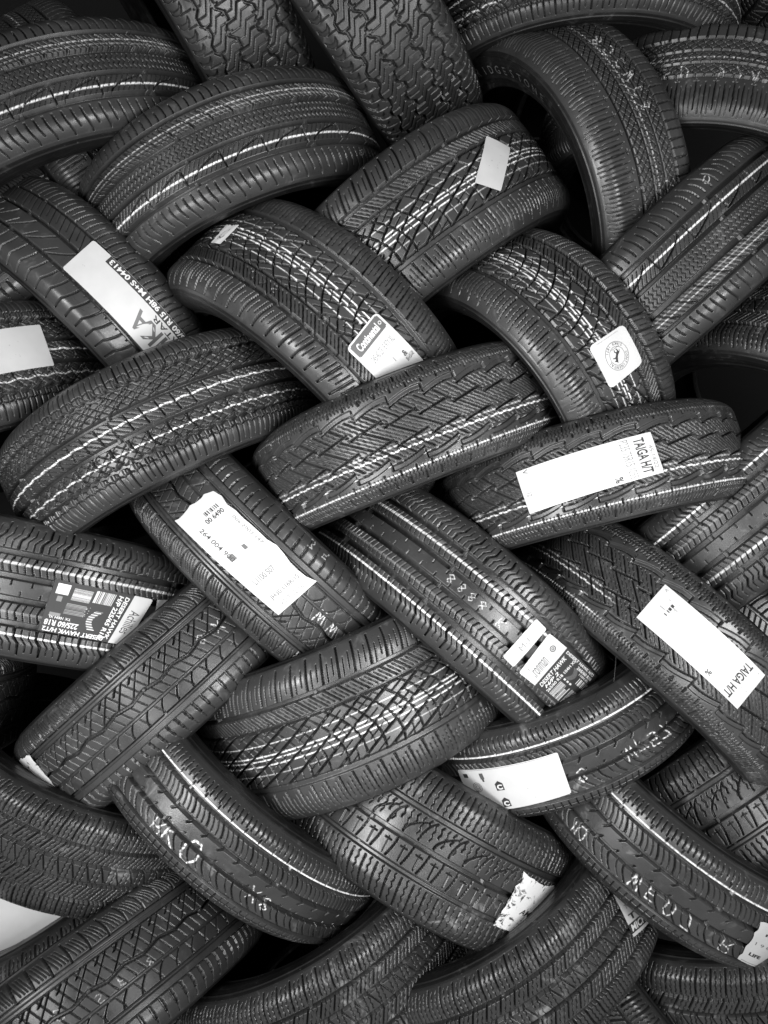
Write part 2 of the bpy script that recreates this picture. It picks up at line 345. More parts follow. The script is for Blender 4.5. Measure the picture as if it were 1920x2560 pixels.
def p_terrain(s, u, h, a):
    P_ = 46.
    st = lambda x: np.clip(2.4 * tri(x), -1, 1)
    g = mx(cut(h - a * .25 - 5.5 * st(s / P_), 5, 11), cut(h + a * .27 - 5.5 * st(s / P_ + .35), 5, 11),
           cut(h - a * .64 - 5 * st(s / P_ + .2), 4.5, 9), cut(h + a * .66 - 5 * st(s / P_ + .6), 4.5, 9))
    for lo, hi, off in ((-.68, -.24, 0), (-.30, .28, 24), (.22, .66, 11)):
        hc = (lo + hi) / 2 * a; b = band(u, lo, hi)
        z = 10 * np.clip((h - hc) / 7, -1, 1)
        g = mx(g, cut(per(s + off + z, P_), 3.4, 9) * b, cut(per(s + off + z + 15, P_), 1.5, 4) * b, cut(per(s + off + z - 15, P_), 1.5, 4) * b)
    g = mx(g, shallow(per(s + 4 * st(h / 30), P_ / 2), 8, 8) * (np.abs(u) > .80), cut(per(s + 10, P_ / 2), 1.5, 4) * band(np.abs(u), .68, .9))
    return g, 0 * u
def p_taiga(s, u, h, a):
    g = 0 * u
    for sg in (1, -1):
        ss = s * 1.0 + (0 if sg > 0 else 31); U = u * sg; H = h * sg
        f = fr(ss * sg, 62)
        sc = a * .56 + 11 * np.sin(np.pi / 2 * np.clip(f * 1.15, 0, 1)) - 6
        g = mx(g, shallow(H - sc, 9, 4.5), cut(H - sc + 4.4, 1.6, 7), cut(per(ss * sg, 62), 2.2, 7) * band(U, .50, .66))
        z = .9 * np.sin(h * .75)
        g = mx(g, shallow(per(ss + z, 6.6), 1.1, 6, .4) * band(U, .72, .97), cut(per(ss, 28), 3.4, 4.5) * band(U, .86, 1.0), cut(per(ss + 12, 28), 3.2, 5) * band(U, .68, .79))
        b = band(U, .20, .50)
        sl = s + 1.1 * h * 1.0
        g = mx(g, cut(per(sl, 62), 4.0, 7) * b, cut(per(sl + 31, 62), 2.4, 7) * b, shallow(per(sl + z, 10.33), 1.2, 6, .4) * b)
        g = mx(g, cut(H - a * .20 - 6 * (2 * fr(ss * sg + 20, 62) - 1), 2.8, 8))
    g = mx(g, cut(per(s + 1.4 * h + 11, 41), 3.4, 7) * band(u, -.2, .2), shallow(per(s + 1.4 * h + .8 * np.sin(h * .7), 10.25), 1.1, 6, .4) * band(u, -.18, .18))
    st = .7 * np.sign(np.sin(s / 3.2)) / a
    P = mx(.35 * line(u, a, -.25, 2.5), .95 * line(u + st, a, -.35, 2.2), .9 * line(u + st * .5, a, -.56, 1.8), line(u, a, -.75, 2.0) * .75)
    return g, P
def p_hawk(s, u, h, a):
    g = mx(*[cut(h - a * k, 9.5, 9) for k in (.52, .17, -.17, -.52)])
    for sg in (1, -1):
        U = u * sg; ss = s if sg > 0 else s + 9
        k = -9 * np.clip((U - .70) / .10, 0, 1)
        g = mx(g, cut(per(ss + k - 4 * U, 36), np.clip(4.6 - (U - .54) * 4, 2.4, 4.6), 14) * band(U, .54, .97), cut(per(ss + k - 4 * U + 12, 36), 1.5, 4) * band(U, .55, .92),
               cut(per(ss + k - 4 * U - 12, 36), 1.5, 4) * band(U, .58, .92))
        k = 5 * np.clip(1 - np.abs(U - .345) / .13, 0, 1)
        g = mx(g, cut(per(ss + k, 36), 1.8, 6) * band(U, .19, .50), cut(per(ss + k + 12, 36), 1.3, 3.6) * band(U, .19, .50), cut(per(ss + k - 12, 36), 1.3, 3.6) * band(U, .19, .50), cut(per(ss, 36), 3.2, 8) * band(U, .42, .52), cut(per(ss, 36), 3.2, 8) * band(U, .17, .25))
    g = mx(g, cut(per(s, 33), 1.6, 4) * band(u, .04, .16), cut(per(s + 16, 33), 1.6, 4) * band(u, -.16, -.04))
    P = mx(.55 * line(u, a, .36, 4.5), .12 * line(u, a, -.36, 4), line(u, a, -.68, 3))
    return g, P
def p_season(s, u, h, a):
    g = mx(cut(h - a * .20, 7.5, 8), cut(h + a * .20, 7.5, 8))
    for sg in (1, -1):
        U = u * sg; H = h * sg; ss = s + (0 if sg > 0 else 7)
        st = 1.6 * np.clip(3 * tri(ss / 22), -1, 1)
        g = mx(g, cut(H - a * .60 - st, 6.5, 8), cut(H - a * .735 + st * .4, 1.6, 4))
        g = mx(g, cut(per(ss, 22), 2.3, 6) * band(U, .62, 1.0), cut(per(ss + 11, 22), 1.1, 3) * band(U, .62, .96), cut(per(ss + 5.5, 22), .9, 2.5) * band(U, .62, .72))
        b = band(U, .24, .56)
        g = mx(g, cut(per(s - 1.3 * h - .02 * h * h, 36), 3.2, 6) * b, cut(per(s + 1.1 * h, 18), 1.0, 3) * b, cut(per(s - 1.3 * h + 12, 36), .9, 3) * b, cut(per(s - 1.3 * h - 12, 36), .9, 3) * b,
               cut(per(h, 11), .8, 2.4) * b * (fr(s, 18) < .5))
    c = band(u, -.16, .16)
    g = mx(g, cut(per(s + .2 * h, 29), 2.4, 6) * c, cut(per(s + 1.6 * h, 14.5), 1.0, 3) * c, cut(h, .9, 3) * c)
    wv = .8 * np.sin(s / 5.5) / a
    P = mx(line(u + wv, a, .02, 2.4), line(u + wv * 1.6, a, -.42, 2.6) * .85)
    return g, P
def p_turbo(s, u, h, a):
    g = mx(shallow(h - a * .53, 7.5, 4.5), cut(h - a * .495, 1.6, 7), cut(h - a * .10 - 3.2 * tri(s / 66), 5, 7), shallow(h + a * .17, 5, 4), shallow(h + a * .47, 5.5, 4.5), cut(h + a * .445, 1.4, 7), cut(h - a * .63, 1.5, 4))
    k = 7 * np.clip((u - .7) / .3, 0, 1) ** 2
    g = mx(g, cut(per(s + k, 34), 3.0, 6) * band(u, .62, 1.0), *[cut(per(s + k + d + .35 * (h - a * .8), 34), 1.0, 3) * band(u, .68, .95) for d in (8, 14, 20, 27)])
    g = mx(g, cut(per(s - 1.0 * h, 34) , 2.2, 6) * band(u, .12, .50), cut(per(s + .45 * h, 17), 1.1, 3.2) * band(u, -.14, .50),
           cut(per(s - 1.2 * h - 12, 34), 4.0, 7) * band(u, .38, .50))
    g = mx(g, cut(per(s - .022 * (h + a * .47) ** 2, 34), 2.2, 5.5) * band(u, -.44, -.19), cut(per(s + .4 * h + 12, 34), .9, 2.6) * band(u, -.42, -.2))
    g = mx(g, cut(per(s + .1 * h, 20), 4.2, 6.5) * band(u, -.86, -.62), cut(h + a * .615 , 1.2, 3), cut(per(s + .1 * h, 20), 1.2, 3) * band(u, -1, -.62))
    return g, 0 * u
def p_curve(s, u, h, a):
    g = mx(cut(h - a * .45, 5, 7), cut(h - a * .05, 6, 7), cut(h + a * .42, 5, 7))
    k = 12 * np.clip((-.42 - u) / .4, 0, 1) ** 1.6
    g = mx(g, cut(per(s + k, 25), 2.6, 6) * band(u, -1.0, -.44), cut(per(s + 12, 25), 1.0, 2.5) * band(u, -.5, -.44))
    k = 10 * np.clip((u - .45) / .4, 0, 1) ** 2
    g = mx(g, cut(per(s - k, 25), 2.2, 6) * band(u, .47, 1.0), cut(per(s - k + 12, 25), 1.1, 3) * band(u, .5, .8))
    g = mx(g, cut(per(s - .8 * h + .01 * h * h, 50), 2.6, 6) * band(u, -.4, .03), cut(per(s - .8 * h + 20, 50), 1.8, 5) * band(u, -.4, -.15), cut(per(s + .5 * h, 25), 1.8, 5) * band(u, .08, .43), cut(per(s + .5 * h + 12, 25), 1.0, 3) * band(u, .2, .43))
    return g, 0 * u
def p_slit(s, u, h, a):
    g = mx(cut(h - a * .30, 5, 7), cut(h - a * .02, 3.4, 7), cut(h + a * .24, 3.4, 7), cut(h + a * .52, 5, 7))
    w = 3.0 - np.abs(u - .66) * 7
    g = mx(g, cut(per(s, 32), np.maximum(.6, w), 5) * band(u, .36, .93), cut(per(s + 16, 32), np.maximum(.6, w * .8), 5) * band(u, .42, 1.0), cut(per(s + 8, 16), .9, 2.5) * band(u, .5, .98),
           cut(h - a * .42, 1.2, 3) * (np.abs(per(s, 32)) < 5))
    g = mx(g, cut(per(s - .1 * h, 16), 1.7, 5) * band(u, -1, -.55), cut(per(s + 8, 32), .9, 3) * band(u, -.9, -.55))
    for lo, hi, q in ((.04, .27, 1.1), (-.21, -.01, -1.1), (-.49, -.27, 1.1)):
        c = band(u, lo, hi)
        g = mx(g, cut(per(s + q * h, 16), 1.5, 5) * c, cut(per(s - q * 1.5 * h + 4, 16), 1.0, 3.5) * c)
    P = .55 * line(u, a, -.09, 2.2) * (fr(s, 11) < .7)
    return g, P
def p_rib(s, u, h, a):
    g = mx(cut(h - a * .53, 8, 8), cut(h - a * .12, 7, 8), cut(h + a * .28, 7, 8), cut(h + a * .66, 4.5, 6))
    g = mx(g, cut(per(s + .1 * h, 10.5), 1.7, 3.2) * band(u, .70, .93), cut(per(s, 31), 2.0, 5) * band(u, .6, .72))
    k = 16 * np.clip((u - .14) / .38, 0, 1) ** 2
    g = mx(g, cut(per(s + k, 33), 2.6, 6) * band(u, .15, .50), cut(per(s + k + 11, 33), 1.0, 3) * band(u, .18, .5), cut(per(s + k - 11, 33), 1.0, 3) * band(u, .18, .5))
    g = mx(g, cut(per(s - .9 * h, 36), 3.2, 6) * band(u, -.02, .14), cut(per(s - .9 * h + 14, 36), 3.0, 6) * band(u, -.29, -.17))
    k = 22 * np.clip((-.3 - u) / .34, 0, 1) ** 2
    g = mx(g, cut(per(s - k, 33), 2.4, 6) * band(u, -.64, -.30), cut(per(s - k + 14, 33), 1.0, 3) * band(u, -.6, -.3))
    g = mx(g, cut(per(s, 14), 1.8, 4) * band(u, -.97, -.72), cut(h + a * .82, 1.0, 2.5))
    P = .85 * line(u, a, .605, 3)
    return g, P
def p_wide(s, u, h, a):
    g = mx(shallow(h - a * .46, 9, 5), cut(h - a * .50, 1.6, 8), cut(h + a * .03, 8, 8), shallow(h + a * .46, 8, 5), cut(h + a * .43, 1.6, 8))
    wz = 1.6 * tri(h / 13)
    for sg in (1, -1):
        U = u * sg
        k = -7 * np.clip((U - .5) / .5, 0, 1) ** 2
        g = mx(g, cut(per(s + k, 24), 2.8, 6) * band(U, .54, 1.0), cut(per(s + k + 12 + wz, 24), 1.3, 4) * band(U, .52, .98))
    g = mx(g, cut(per(s + wz, 24), 2.4, 6) * band(u, .2, .40), cut(per(s + 12 + wz, 24), 1.3, 4) * band(u, .1, .40),
           cut(per(s - .03 * (h - a * .05) ** 2, 60), 3, 6) * band(u, .03, .34), cut(per(s + 30 - 34 * (1 - np.sqrt(np.clip(1 - ((u - .02) / .42) ** 2, 0, 1))), 60), 2.4, 5) * band(u, .03, .40))
    g = mx(g, cut(per(s + 8 * np.clip(-u / .4, 0, 1) ** 2 , 30), 2.4, 6) * band(u, -.40, -.06), cut(per(s + 15, 30), 1.2, 4) * band(u, -.38, -.12), cut(h + a * .16, 1.1, 3) * (np.abs(per(s + 15, 30)) < 7))
    return g, 0 * u
def p_block(s, u, h, a):
    g = mx(*[cut(h - a * k, 6, 8) for k in (.50, .18, -.18, -.52)])
    wz = 1.1 * tri(h / 9)
    for sg in (1, -1):
        U = u * sg
        k = -8 * np.clip((U - .55) / .45, 0, 1) ** 2
        g = mx(g, cut(per(s + k, 27), 2.8, 6.5) * band(U, .54, 1.0), cut(per(s + k + 9 + wz, 27), 1.15, 3.6) * band(U, .54, .97), cut(per(s + k - 9 + wz, 27), 1.15, 3.6) * band(U, .54, .97))
        g = mx(g, cut(per(s - .6 * h + 6, 27), 2.8, 6) * band(U, .20, .49), cut(per(s - .6 * h + 15 + wz, 27), 1.1, 3.4) * band(U, .20, .49), cut(per(s - .6 * h - 3 + wz, 27), 1.1, 3.4) * band(U, .2, .49))
    g = mx(g, cut(per(s + .5 * h, 27), 2.0, 6) * band(u, -.16, .16), cut(per(s + 9 + wz, 27), 1.1, 3.4) * band(u, -.15, .15), cut(per(s - 9 + wz, 27), 1.1, 3.4) * band(u, -.15, .15))
    return g, 0 * u
PAT = dict(conti=p_conti, arc=p_arc, terrain=p_terrain, taiga=p_taiga, hawk=p_hawk, season=p_season, turbo=p_turbo,
           curve=p_curve, slit=p_slit, rib=p_rib, wide=p_wide, block=p_block)

GL = {'0': [[(.2,0),(0,.3),(0,.7),(.3,1),(.7,1),(1,.7),(1,.3),(.8,0),(.2,0)]], 'O': [[(.3,0),(0,.35),(0,.7),(.3,1),(.7,1),(1,.7),(1,.35),(.7,0),(.3,0)]],
 '1': [[(.2,.8),(.6,1),(.6,0)]], '3': [[(0,1),(1,1),(.5,.6),(1,.35),(.6,0),(0,.1)]], '5': [[(1,1),(0,1),(0,.55),(.7,.6),(1,.3),(.6,0),(0,.05)]],
 '7': [[(0,1),(1,1),(.4,0)]], '8': [[(.5,.52),(.1,.75),(.5,1),(.9,.75),(.5,.52),(0,.25),(.5,0),(1,.25),(.5,.52)]], '9': [[(.9,.6),(.4,.5),(.1,.75),(.5,1),(.9,.8),(.9,.3),(.4,0)]],
 'A': [[(0,0),(.5,1),(1,0)],[(.2,.4),(.8,.4)]], 'C': [[(1,.85),(.6,1),(.1,.75),(0,.4),(.3,0),(1,.12)]], 'D': [[(0,0),(0,1),(.6,1),(1,.6),(1,.35),(.6,0),(0,0)]],
 'F': [[(0,0),(0,1),(1,1)],[(0,.55),(.75,.55)]], 'K': [[(0,0),(0,1)],[(1,1),(0,.45),(1,0)]], 'R': [[(0,0),(0,1),(.8,1),(1,.75),(.8,.5),(0,.5)],[(.5,.5),(1,0)]],
 'S': [[(1,.9),(.4,1),(0,.75),(.3,.55),(.8,.45),(1,.2),(.6,0),(0,.1)]], 'W': [[(0,1),(.25,0),(.5,.7),(.75,0),(1,1)]], 'X': [[(0,0),(1,1)],[(0,1),(1,0)]], '.': [[(.4,.5),(.6,.5)]]}
def glyph_dist(S, H, ch, q, R):
    """distance in mm from each tread sample to the strokes of one hand-drawn character; q = corners TL, TR, BL as (deg, mm)"""
    q = [np.array([math.radians(t) * R, h]) for t, h in q]
    o = q[2]; ex = q[1] - q[0]; ey = q[0] - q[2]
    d = np.full(S.shape, 99.)
    for pl in GL[ch]:
        pts = [o + ex * x + ey * y for x, y in pl]
        for p0, p1 in zip(pts[:-1], pts[1:]):
            v = p1 - p0; L = max(1e-6, v @ v)
            t = np.clip(((S - p0[0]) * v[0] + (H - p0[1]) * v[1]) / L, 0, 1)
            d = np.minimum(d, np.hypot(S - p0[0] - t * v[0], H - p0[1] - t * v[1]))
    return d

# ------------------------------------------------------------------ one tyre
def build_tyre(key, kind, flip, loc, quat, R, a, th0, th1):
    rnd = np.random.RandomState(sum(map(ord, key)) * 7)
    root = bpy.data.objects.new('car_tyre', None); COL.objects.link(root)
    root.empty_display_size = .1
    root.location = loc; root.rotation_mode = 'QUATERNION'; root.rotation_quaternion = quat
    root['label'] = LABELS[key]; root['category'] = 'tyre'; root['group'] = 'car tyres laced together in the stack'
    R *= 1000; a *= 1000
    rb = R * {'t6': .73, 't7': .77, 't5': .74, 't40': .75, 't13': .72, 't3': .6, 't4': .6}.get(key, .68)
    fine = STEP / R; coarse = 5 / R
    t0, t1 = math.radians(th0), math.radians(th1)
    n = int((t1 - t0) / fine); A1 = np.linspace(t0, t1, n)
    m = int((2 * math.pi - (t1 - t0)) / coarse); A2 = np.linspace(t1, t0 + 2 * math.pi, m + 1)[1:-1]
    pad = math.radians(14); lo = (A2 < t1 + pad) | (A2 > t0 + 2 * math.pi - pad)
    A2 = np.concatenate([np.arange(t1 + 2.2 / R, t1 + pad, 2.2 / R), A2[~lo], np.arange(t0 + 2 * math.pi - pad, t0 + 2 * math.pi - 1 / R, 2.2 / R)])
    th = np.concatenate([A1, A2])
    nh = int(2 * a / STEP)
    hs = np.linspace(-a, a, nh)
    S, H = np.meshgrid(th * R, hs, indexing='ij')
    U = H / a
    off = rnd.uniform(0, 80)
    Sw = S + off + 2.2 * np.sin(S / 61 + off)               # uneven pitch, as real treads have
    g, P = PAT[kind](Sw * flip, U * flip, H * flip, a)
    for k, ch, q in CUTLETTERS:
        if k == key:
            d = glyph_dist(S, H, ch, q, R)
            near = d < 5
            g = np.where(d < 1.6, np.maximum(g, 2.5 * np.clip((1.6 - d), 0, 1)), g)
    nz = np.sin(S * .9 + 3 * np.sin(S * .23)) * np.sin(S * .31 + H * .7)
    P = P * (g < 1.6) * np.clip(.92 + .35 * nz, 0, 1)
    if key == 't20': P = P * np.clip((-S / R - .25) * 8, 0, 1)
    if key == 't3' or key == 't4': P = P * 0
    ink = 0 * S
    for k, ch, q in CHALK:
        if k == key:
            d = glyph_dist(S + .6 * nz, H, ch, q, R)
            size = np.hypot((q[0][0] - q[2][0]) * R * math.pi / 180, q[0][1] - q[2][1])
            w = np.clip(size * .055, .9, 2.6)
            dots = 1 if kind in ('rib', 'arc') else np.clip(1.2 + 1.6 * np.sin(S * 1.25) * np.sin(H * 1.25 + .7), 0, 1)
            ink = np.maximum(ink, np.clip((w - d) / .9, 0, 1) * dots * ((1.0 if key == 't28' else .85) * np.clip(.75 + .5 * np.sin(S * .7 + 2 * np.sin(H * .5)), .25, 1) if kind in ('rib', 'arc') else .7))
    P = np.maximum(P, ink * (g < 3.0))
    # small sunken wear bars across the deep grooves, tiny wander of the surface
    bar = (np.abs(per(Sw, 235)) < 3.5) & (np.abs(U) < .62)
    g = np.where(bar, np.minimum(g, 5.2), g)
    r = R + crown(U) - np.minimum(g, 14.5) + .25 * np.sin(S / 37 + 1.3 * np.sin(H / 19)) - .5 * (np.sin(S / 140 + off) ** 2)
    # into the shoulder: rows beyond |h| = a
    ts = np.array([.03, .06, .09, .12, .15])
    hS, rS = shoulder_curve(R, a, rb, ts)
    rows_h = np.concatenate([-hS[::-1], hs, hS]); 
    rad = np.concatenate([np.broadcast_to(rS[::-1], (len(th), 5)), r, np.broadcast_to(rS, (len(th), 5))], 1)
    pt = np.concatenate([np.zeros((len(th), 5)), P, np.zeros((len(th), 5))], 1)
    X = rad * np.cos(th)[:, None]; Y = rad * np.sin(th)[:, None]; Zc = np.broadcast_to(rows_h, rad.shape)
    G = np.stack([X, Y, Zc], -1) / 1000
    # u order must give outward normals
    put('tread', grid_mesh('tread', G, True, M_SCUFFED if kind in ('rib', 'wide', 'block') else M_TREAD, attr=pt, smooth=False), root)
    # sidewalls
    ths = np.linspace(0, 2 * np.pi, 361)[:-1]
    t = np.concatenate([np.linspace(.15, .3, 10), np.linspace(.31, 1, 44)])
    hh, rr = shoulder_curve(R, a, rb, t)
    q = (t - .15) / .85
    rel = 1.8 * np.exp(-((q - .18) / .025) ** 2) + 1.2 * np.exp(-((q - .60) / .012) ** 2) + 3.5 * np.exp(-((q - .86) / .035) ** 2) + .6 * (np.abs(q - .5) < .07)
    rel = rel - .8 * np.exp(-((q - .93) / .01) ** 2)
    # bead turns inward
    hb = np.array([a * .83, a * .80, a * .74, a * .70]); rbb = np.array([rb + 1, rb - 2, rb - 2, rb + 3])
    for sg in (1, -1):
        hx = np.concatenate([hh + rel, hb]); rx = np.concatenate([rr, rbb])
        flick = .35 * np.sin(ths * 180)[:, None] * np.concatenate([(np.abs(q - .1) < .05) * 1.0, np.zeros(4)])[None, :]
        rad = np.broadcast_to(rx, (len(ths), len(rx))) + 0 * flick
        hz = np.broadcast_to(hx, rad.shape) + flick
        G = np.stack([rad * np.cos(ths)[:, None], rad * np.sin(ths)[:, None], hz * sg], -1) / 1000
        if sg < 0: G = G[:, ::-1]
        put('sidewall', grid_mesh('sidewall', G, True, M_SIDE), root)
    # liner
    hl = np.array([.70, .80, .93, .96, .85, .5, 0, -.5, -.85, -.96, -.93, -.80, -.70]) * a
    rl = np.array([rb + 3, rb + 12, rb + 35, R - 45, R - 27, R - 22, R - 20, R - 22, R - 27, R - 45, rb + 35, rb + 12, rb + 3])
    ths = ths[::4]
    G = np.stack([rl[None] * np.cos(ths)[:, None], rl[None] * np.sin(ths)[:, None], np.broadcast_to(hl, (len(ths), len(hl)))], -1) / 1000
    put('inner_liner', grid_mesh('inner_liner', G, True, M_LINER), root)
    return root, R, a

# ------------------------------------------------------------------ stickers
class Sticker:
    def __init__(self, root, R, a, q, mat, lift=.9, corner=0, torn=0, name='sticker', label=None):
        self.R, self.a, self.lift, self.level = R, a, lift, 0
        self.q = [np.array(c, float) for c in q]
        sx = self.q[1] - self.q[0]; sy = self.q[3] - self.q[0]
        L = lambda v: math.hypot(math.radians(v[0]) * R, v[1])
        self.W, self.Hh = L(sx), L(sy)
        nx, ny = max(4, int(self.W / 3)), max(4, int(self.Hh / 3))
        ys = np.linspace(0, 1, ny + 1)
        if corner: ys = np.unique(np.concatenate([ys, np.linspace(0, corner / self.Hh, 6), 1 - np.linspace(0, corner / self.Hh, 6)]))
        xs = np.linspace(0, 1, nx + 1)
        X, Y = np.meshgrid(xs, ys, indexing='ij')
        if corner:
            d = np.minimum(Y, 1 - Y) * self.Hh
            ins = np.where(d < corner, corner - np.sqrt(np.maximum(0, corner ** 2 - (corner - d) ** 2)), 0) / self.W
            X = ins + X * (1 - 2 * ins)
        if torn:
            rs = np.random.RandomState(int(self.W * 10) % 1000)
            t = torn / self.Hh * np.interp(xs, np.linspace(0, 1, 14), rs.uniform(-1, .3, 14))[:, None]
            Y = Y + t * (1 - Y)
            t = torn / self.W * np.interp(ys, np.linspace(0, 1, 12), rs.uniform(-1, .3, 12))[None, :]
            X = X - t * (1 - X)
        self.o = put(name, grid_mesh('label', self.map(X, Y, 0), False, mat), root)
        if label: self.o['label'] = label
        self.verts, self.faces, self.mi, self.mats = [], [], [], []
    def map(self, x, y, lift):
        q = self.q
        T = (1 - x) * (1 - y) * q[0][0] + x * (1 - y) * q[1][0] + x * y * q[2][0] + (1 - x) * y * q[3][0]
        h = (1 - x) * (1 - y) * q[0][1] + x * (1 - y) * q[1][1] + x * y * q[2][1] + (1 - x) * y * q[3][1]
        r = self.R + crown(np.clip(h / self.a, -1.1, 1.1)) + self.lift + lift + .25 * np.sin(x * 9 + y * 4)
        t = np.radians(T)
        return np.stack([r * np.cos(t), r * np.sin(t), h], -1) / 1000
    def add(self, P, F, shade):
        b = sum(len(v) for v in self.verts)
        if shade not in self.mats: self.mats.append(shade)
        self.verts.append(P); self.faces += [[i + b for i in f] for f in F]; self.mi += [self.mats.index(shade)] * len(F)
    def rect(self, x0, y0, x1, y1, shade=0, lv=1):
        nx = max(1, int(abs(x1 - x0) * self.W / 6)); ny = max(1, int(abs(y1 - y0) * self.Hh / 6))
        X, Y = np.meshgrid(np.linspace(x0, x1, nx + 1), np.linspace(y0, y1, ny + 1), indexing='ij')
        P = self.map(X, Y, .16 * lv).reshape(-1, 3)
        F = [[i * (ny + 1) + j, (i + 1) * (ny + 1) + j, (i + 1) * (ny + 1) + j + 1, i * (ny + 1) + j + 1] for i in range(nx) for j in range(ny)]
        self.add(P, F, shade)
    def poly(self, pts, shade=0, lv=1):
        """pts in mm from the sticker's centre, y up"""
        pts = np.array(pts, float)
        P = self.map(.5 + pts[:, 0] / self.W, .5 - pts[:, 1] / self.Hh, .16 * lv)
        self.add(P, [list(range(len(pts)))], shade)
    def ring(self, cx, cy, r, w, shade=0, lv=1, n=48):
        for i in range(n):
            a0, a1 = 2 * math.pi * i / n, 2 * math.pi * (i + 1) / n
            self.poly([(cx + r * math.cos(t), cy + r * math.sin(t)) for t in (a0, a1)] + [(cx + (r - w) * math.cos(t), cy + (r - w) * math.sin(t)) for t in (a1, a0)], shade, lv)
    def text(self, s, x0, y0, x1, y1, shade=0, rot=0, lv=1, bold=0, shear=0, mirror=False):
        """fit a word in the box x0..x1, y0..y1 of the unit square; rot in quarter turns clockwise"""
        V, F = text_mesh(s, bold, shear)
        if len(V) == 0: return
        mn, mxx = V.min(0), V.max(0); V = (V - mn) / (mxx - mn)
        x, y = V[:, 0], 1 - V[:, 1]
        for _ in range(rot): x, y = 1 - y, x
        P = self.map(x0 + (x1 - x0) * x, y0 + (y1 - y0) * y, .16 * lv)
        self.add(P, F, shade)
    def arc_text(self, s, cx, cy, r, size, a0, a1, shade=0, outer=True, lv=1):
        for i, ch in enumerate(s):
            if ch == ' ': continue
            t = math.radians(a0 + (a1 - a0) * i / (len(s) - 1))
            V, F = text_mesh(ch, .01, 0)
            V = V - (V.min(0) + V.max(0)) / 2 * np.array([1, 0]) - np.array([0, .35]); V = V * size
            ang = t - math.pi / 2 if outer else t + math.pi / 2
            c_, s_ = math.cos(ang), math.sin(ang)
            px = cx + r * math.cos(t) + V[:, 0] * c_ - V[:, 1] * s_; py = cy + r * math.sin(t) + V[:, 0] * s_ + V[:, 1] * c_
            self.add(self.map(.5 + px / self.W, .5 - py / self.Hh, .16 * lv), F, shade)
    def finish(self, name='lettering'):
        if not self.verts: return
        V = np.concatenate(self.verts); me = bpy.data.meshes.new(name)
        me.from_pydata(V.tolist(), [], self.faces)
        for s in self.mats: me.materials.append(M_INK[s])
        me.polygons.foreach_set('material_index', self.mi); me.update()
        put(name, me, self.o)
_tc = {}
def text_mesh(s, bold=0, shear=0):
    k = (s, bold, shear)
    if k not in _tc:
        cu = bpy.data.curves.new('text', 'FONT'); cu.body = s; cu.offset = bold; cu.shear = shear; cu.resolution_u = 3
        o = bpy.data.objects.new('text', cu); COL.objects.link(o)
        bpy.context.view_layer.update()
        me = o.evaluated_get(bpy.context.evaluated_depsgraph_get()).to_mesh()
        V = np.array([v.co[:2] for v in me.vertices]) if len(me.vertices) else np.zeros((0, 2))
        F = [list(p.vertices) for p in me.polygons]
        _tc[k] = (V, F)
        o.to_mesh_clear() if False else None
        bpy.data.objects.remove(o); bpy.data.curves.remove(cu)
    V, F = _tc[k]
    return V.copy(), F
def bars(st, x0, y0, x1, y1, n, along='x', shade=0, seed=1, lv=1):
    rs = random.Random(seed); 
    for i in range(n):
        f0 = i / n; f1 = f0 + rs.uniform(.25, .75) / n
        if along == 'x': st.rect(x0 + (x1 - x0) * f0, y0, x0 + (x1 - x0) * f1, y1, shade, lv)
        else: st.rect(x0, y0 + (y1 - y0) * f0, x1, y0 + (y1 - y0) * f1, shade, lv)
def flecks(st, x0, y0, x1, y1, n, seed, shade=3, lv=1):
    rs = random.Random(seed)
    for i in range(n):
        x = rs.uniform(x0, x1); y = rs.uniform(y0, y1); w = rs.uniform(.4, 2.2) / st.W; h = rs.uniform(.3, 1.0) / st.Hh
        if rs.random() < .4: w, h = h * st.Hh / st.W, w * st.W / st.Hh
        st.rect(x, y, x + w, y + h, shade, lv)

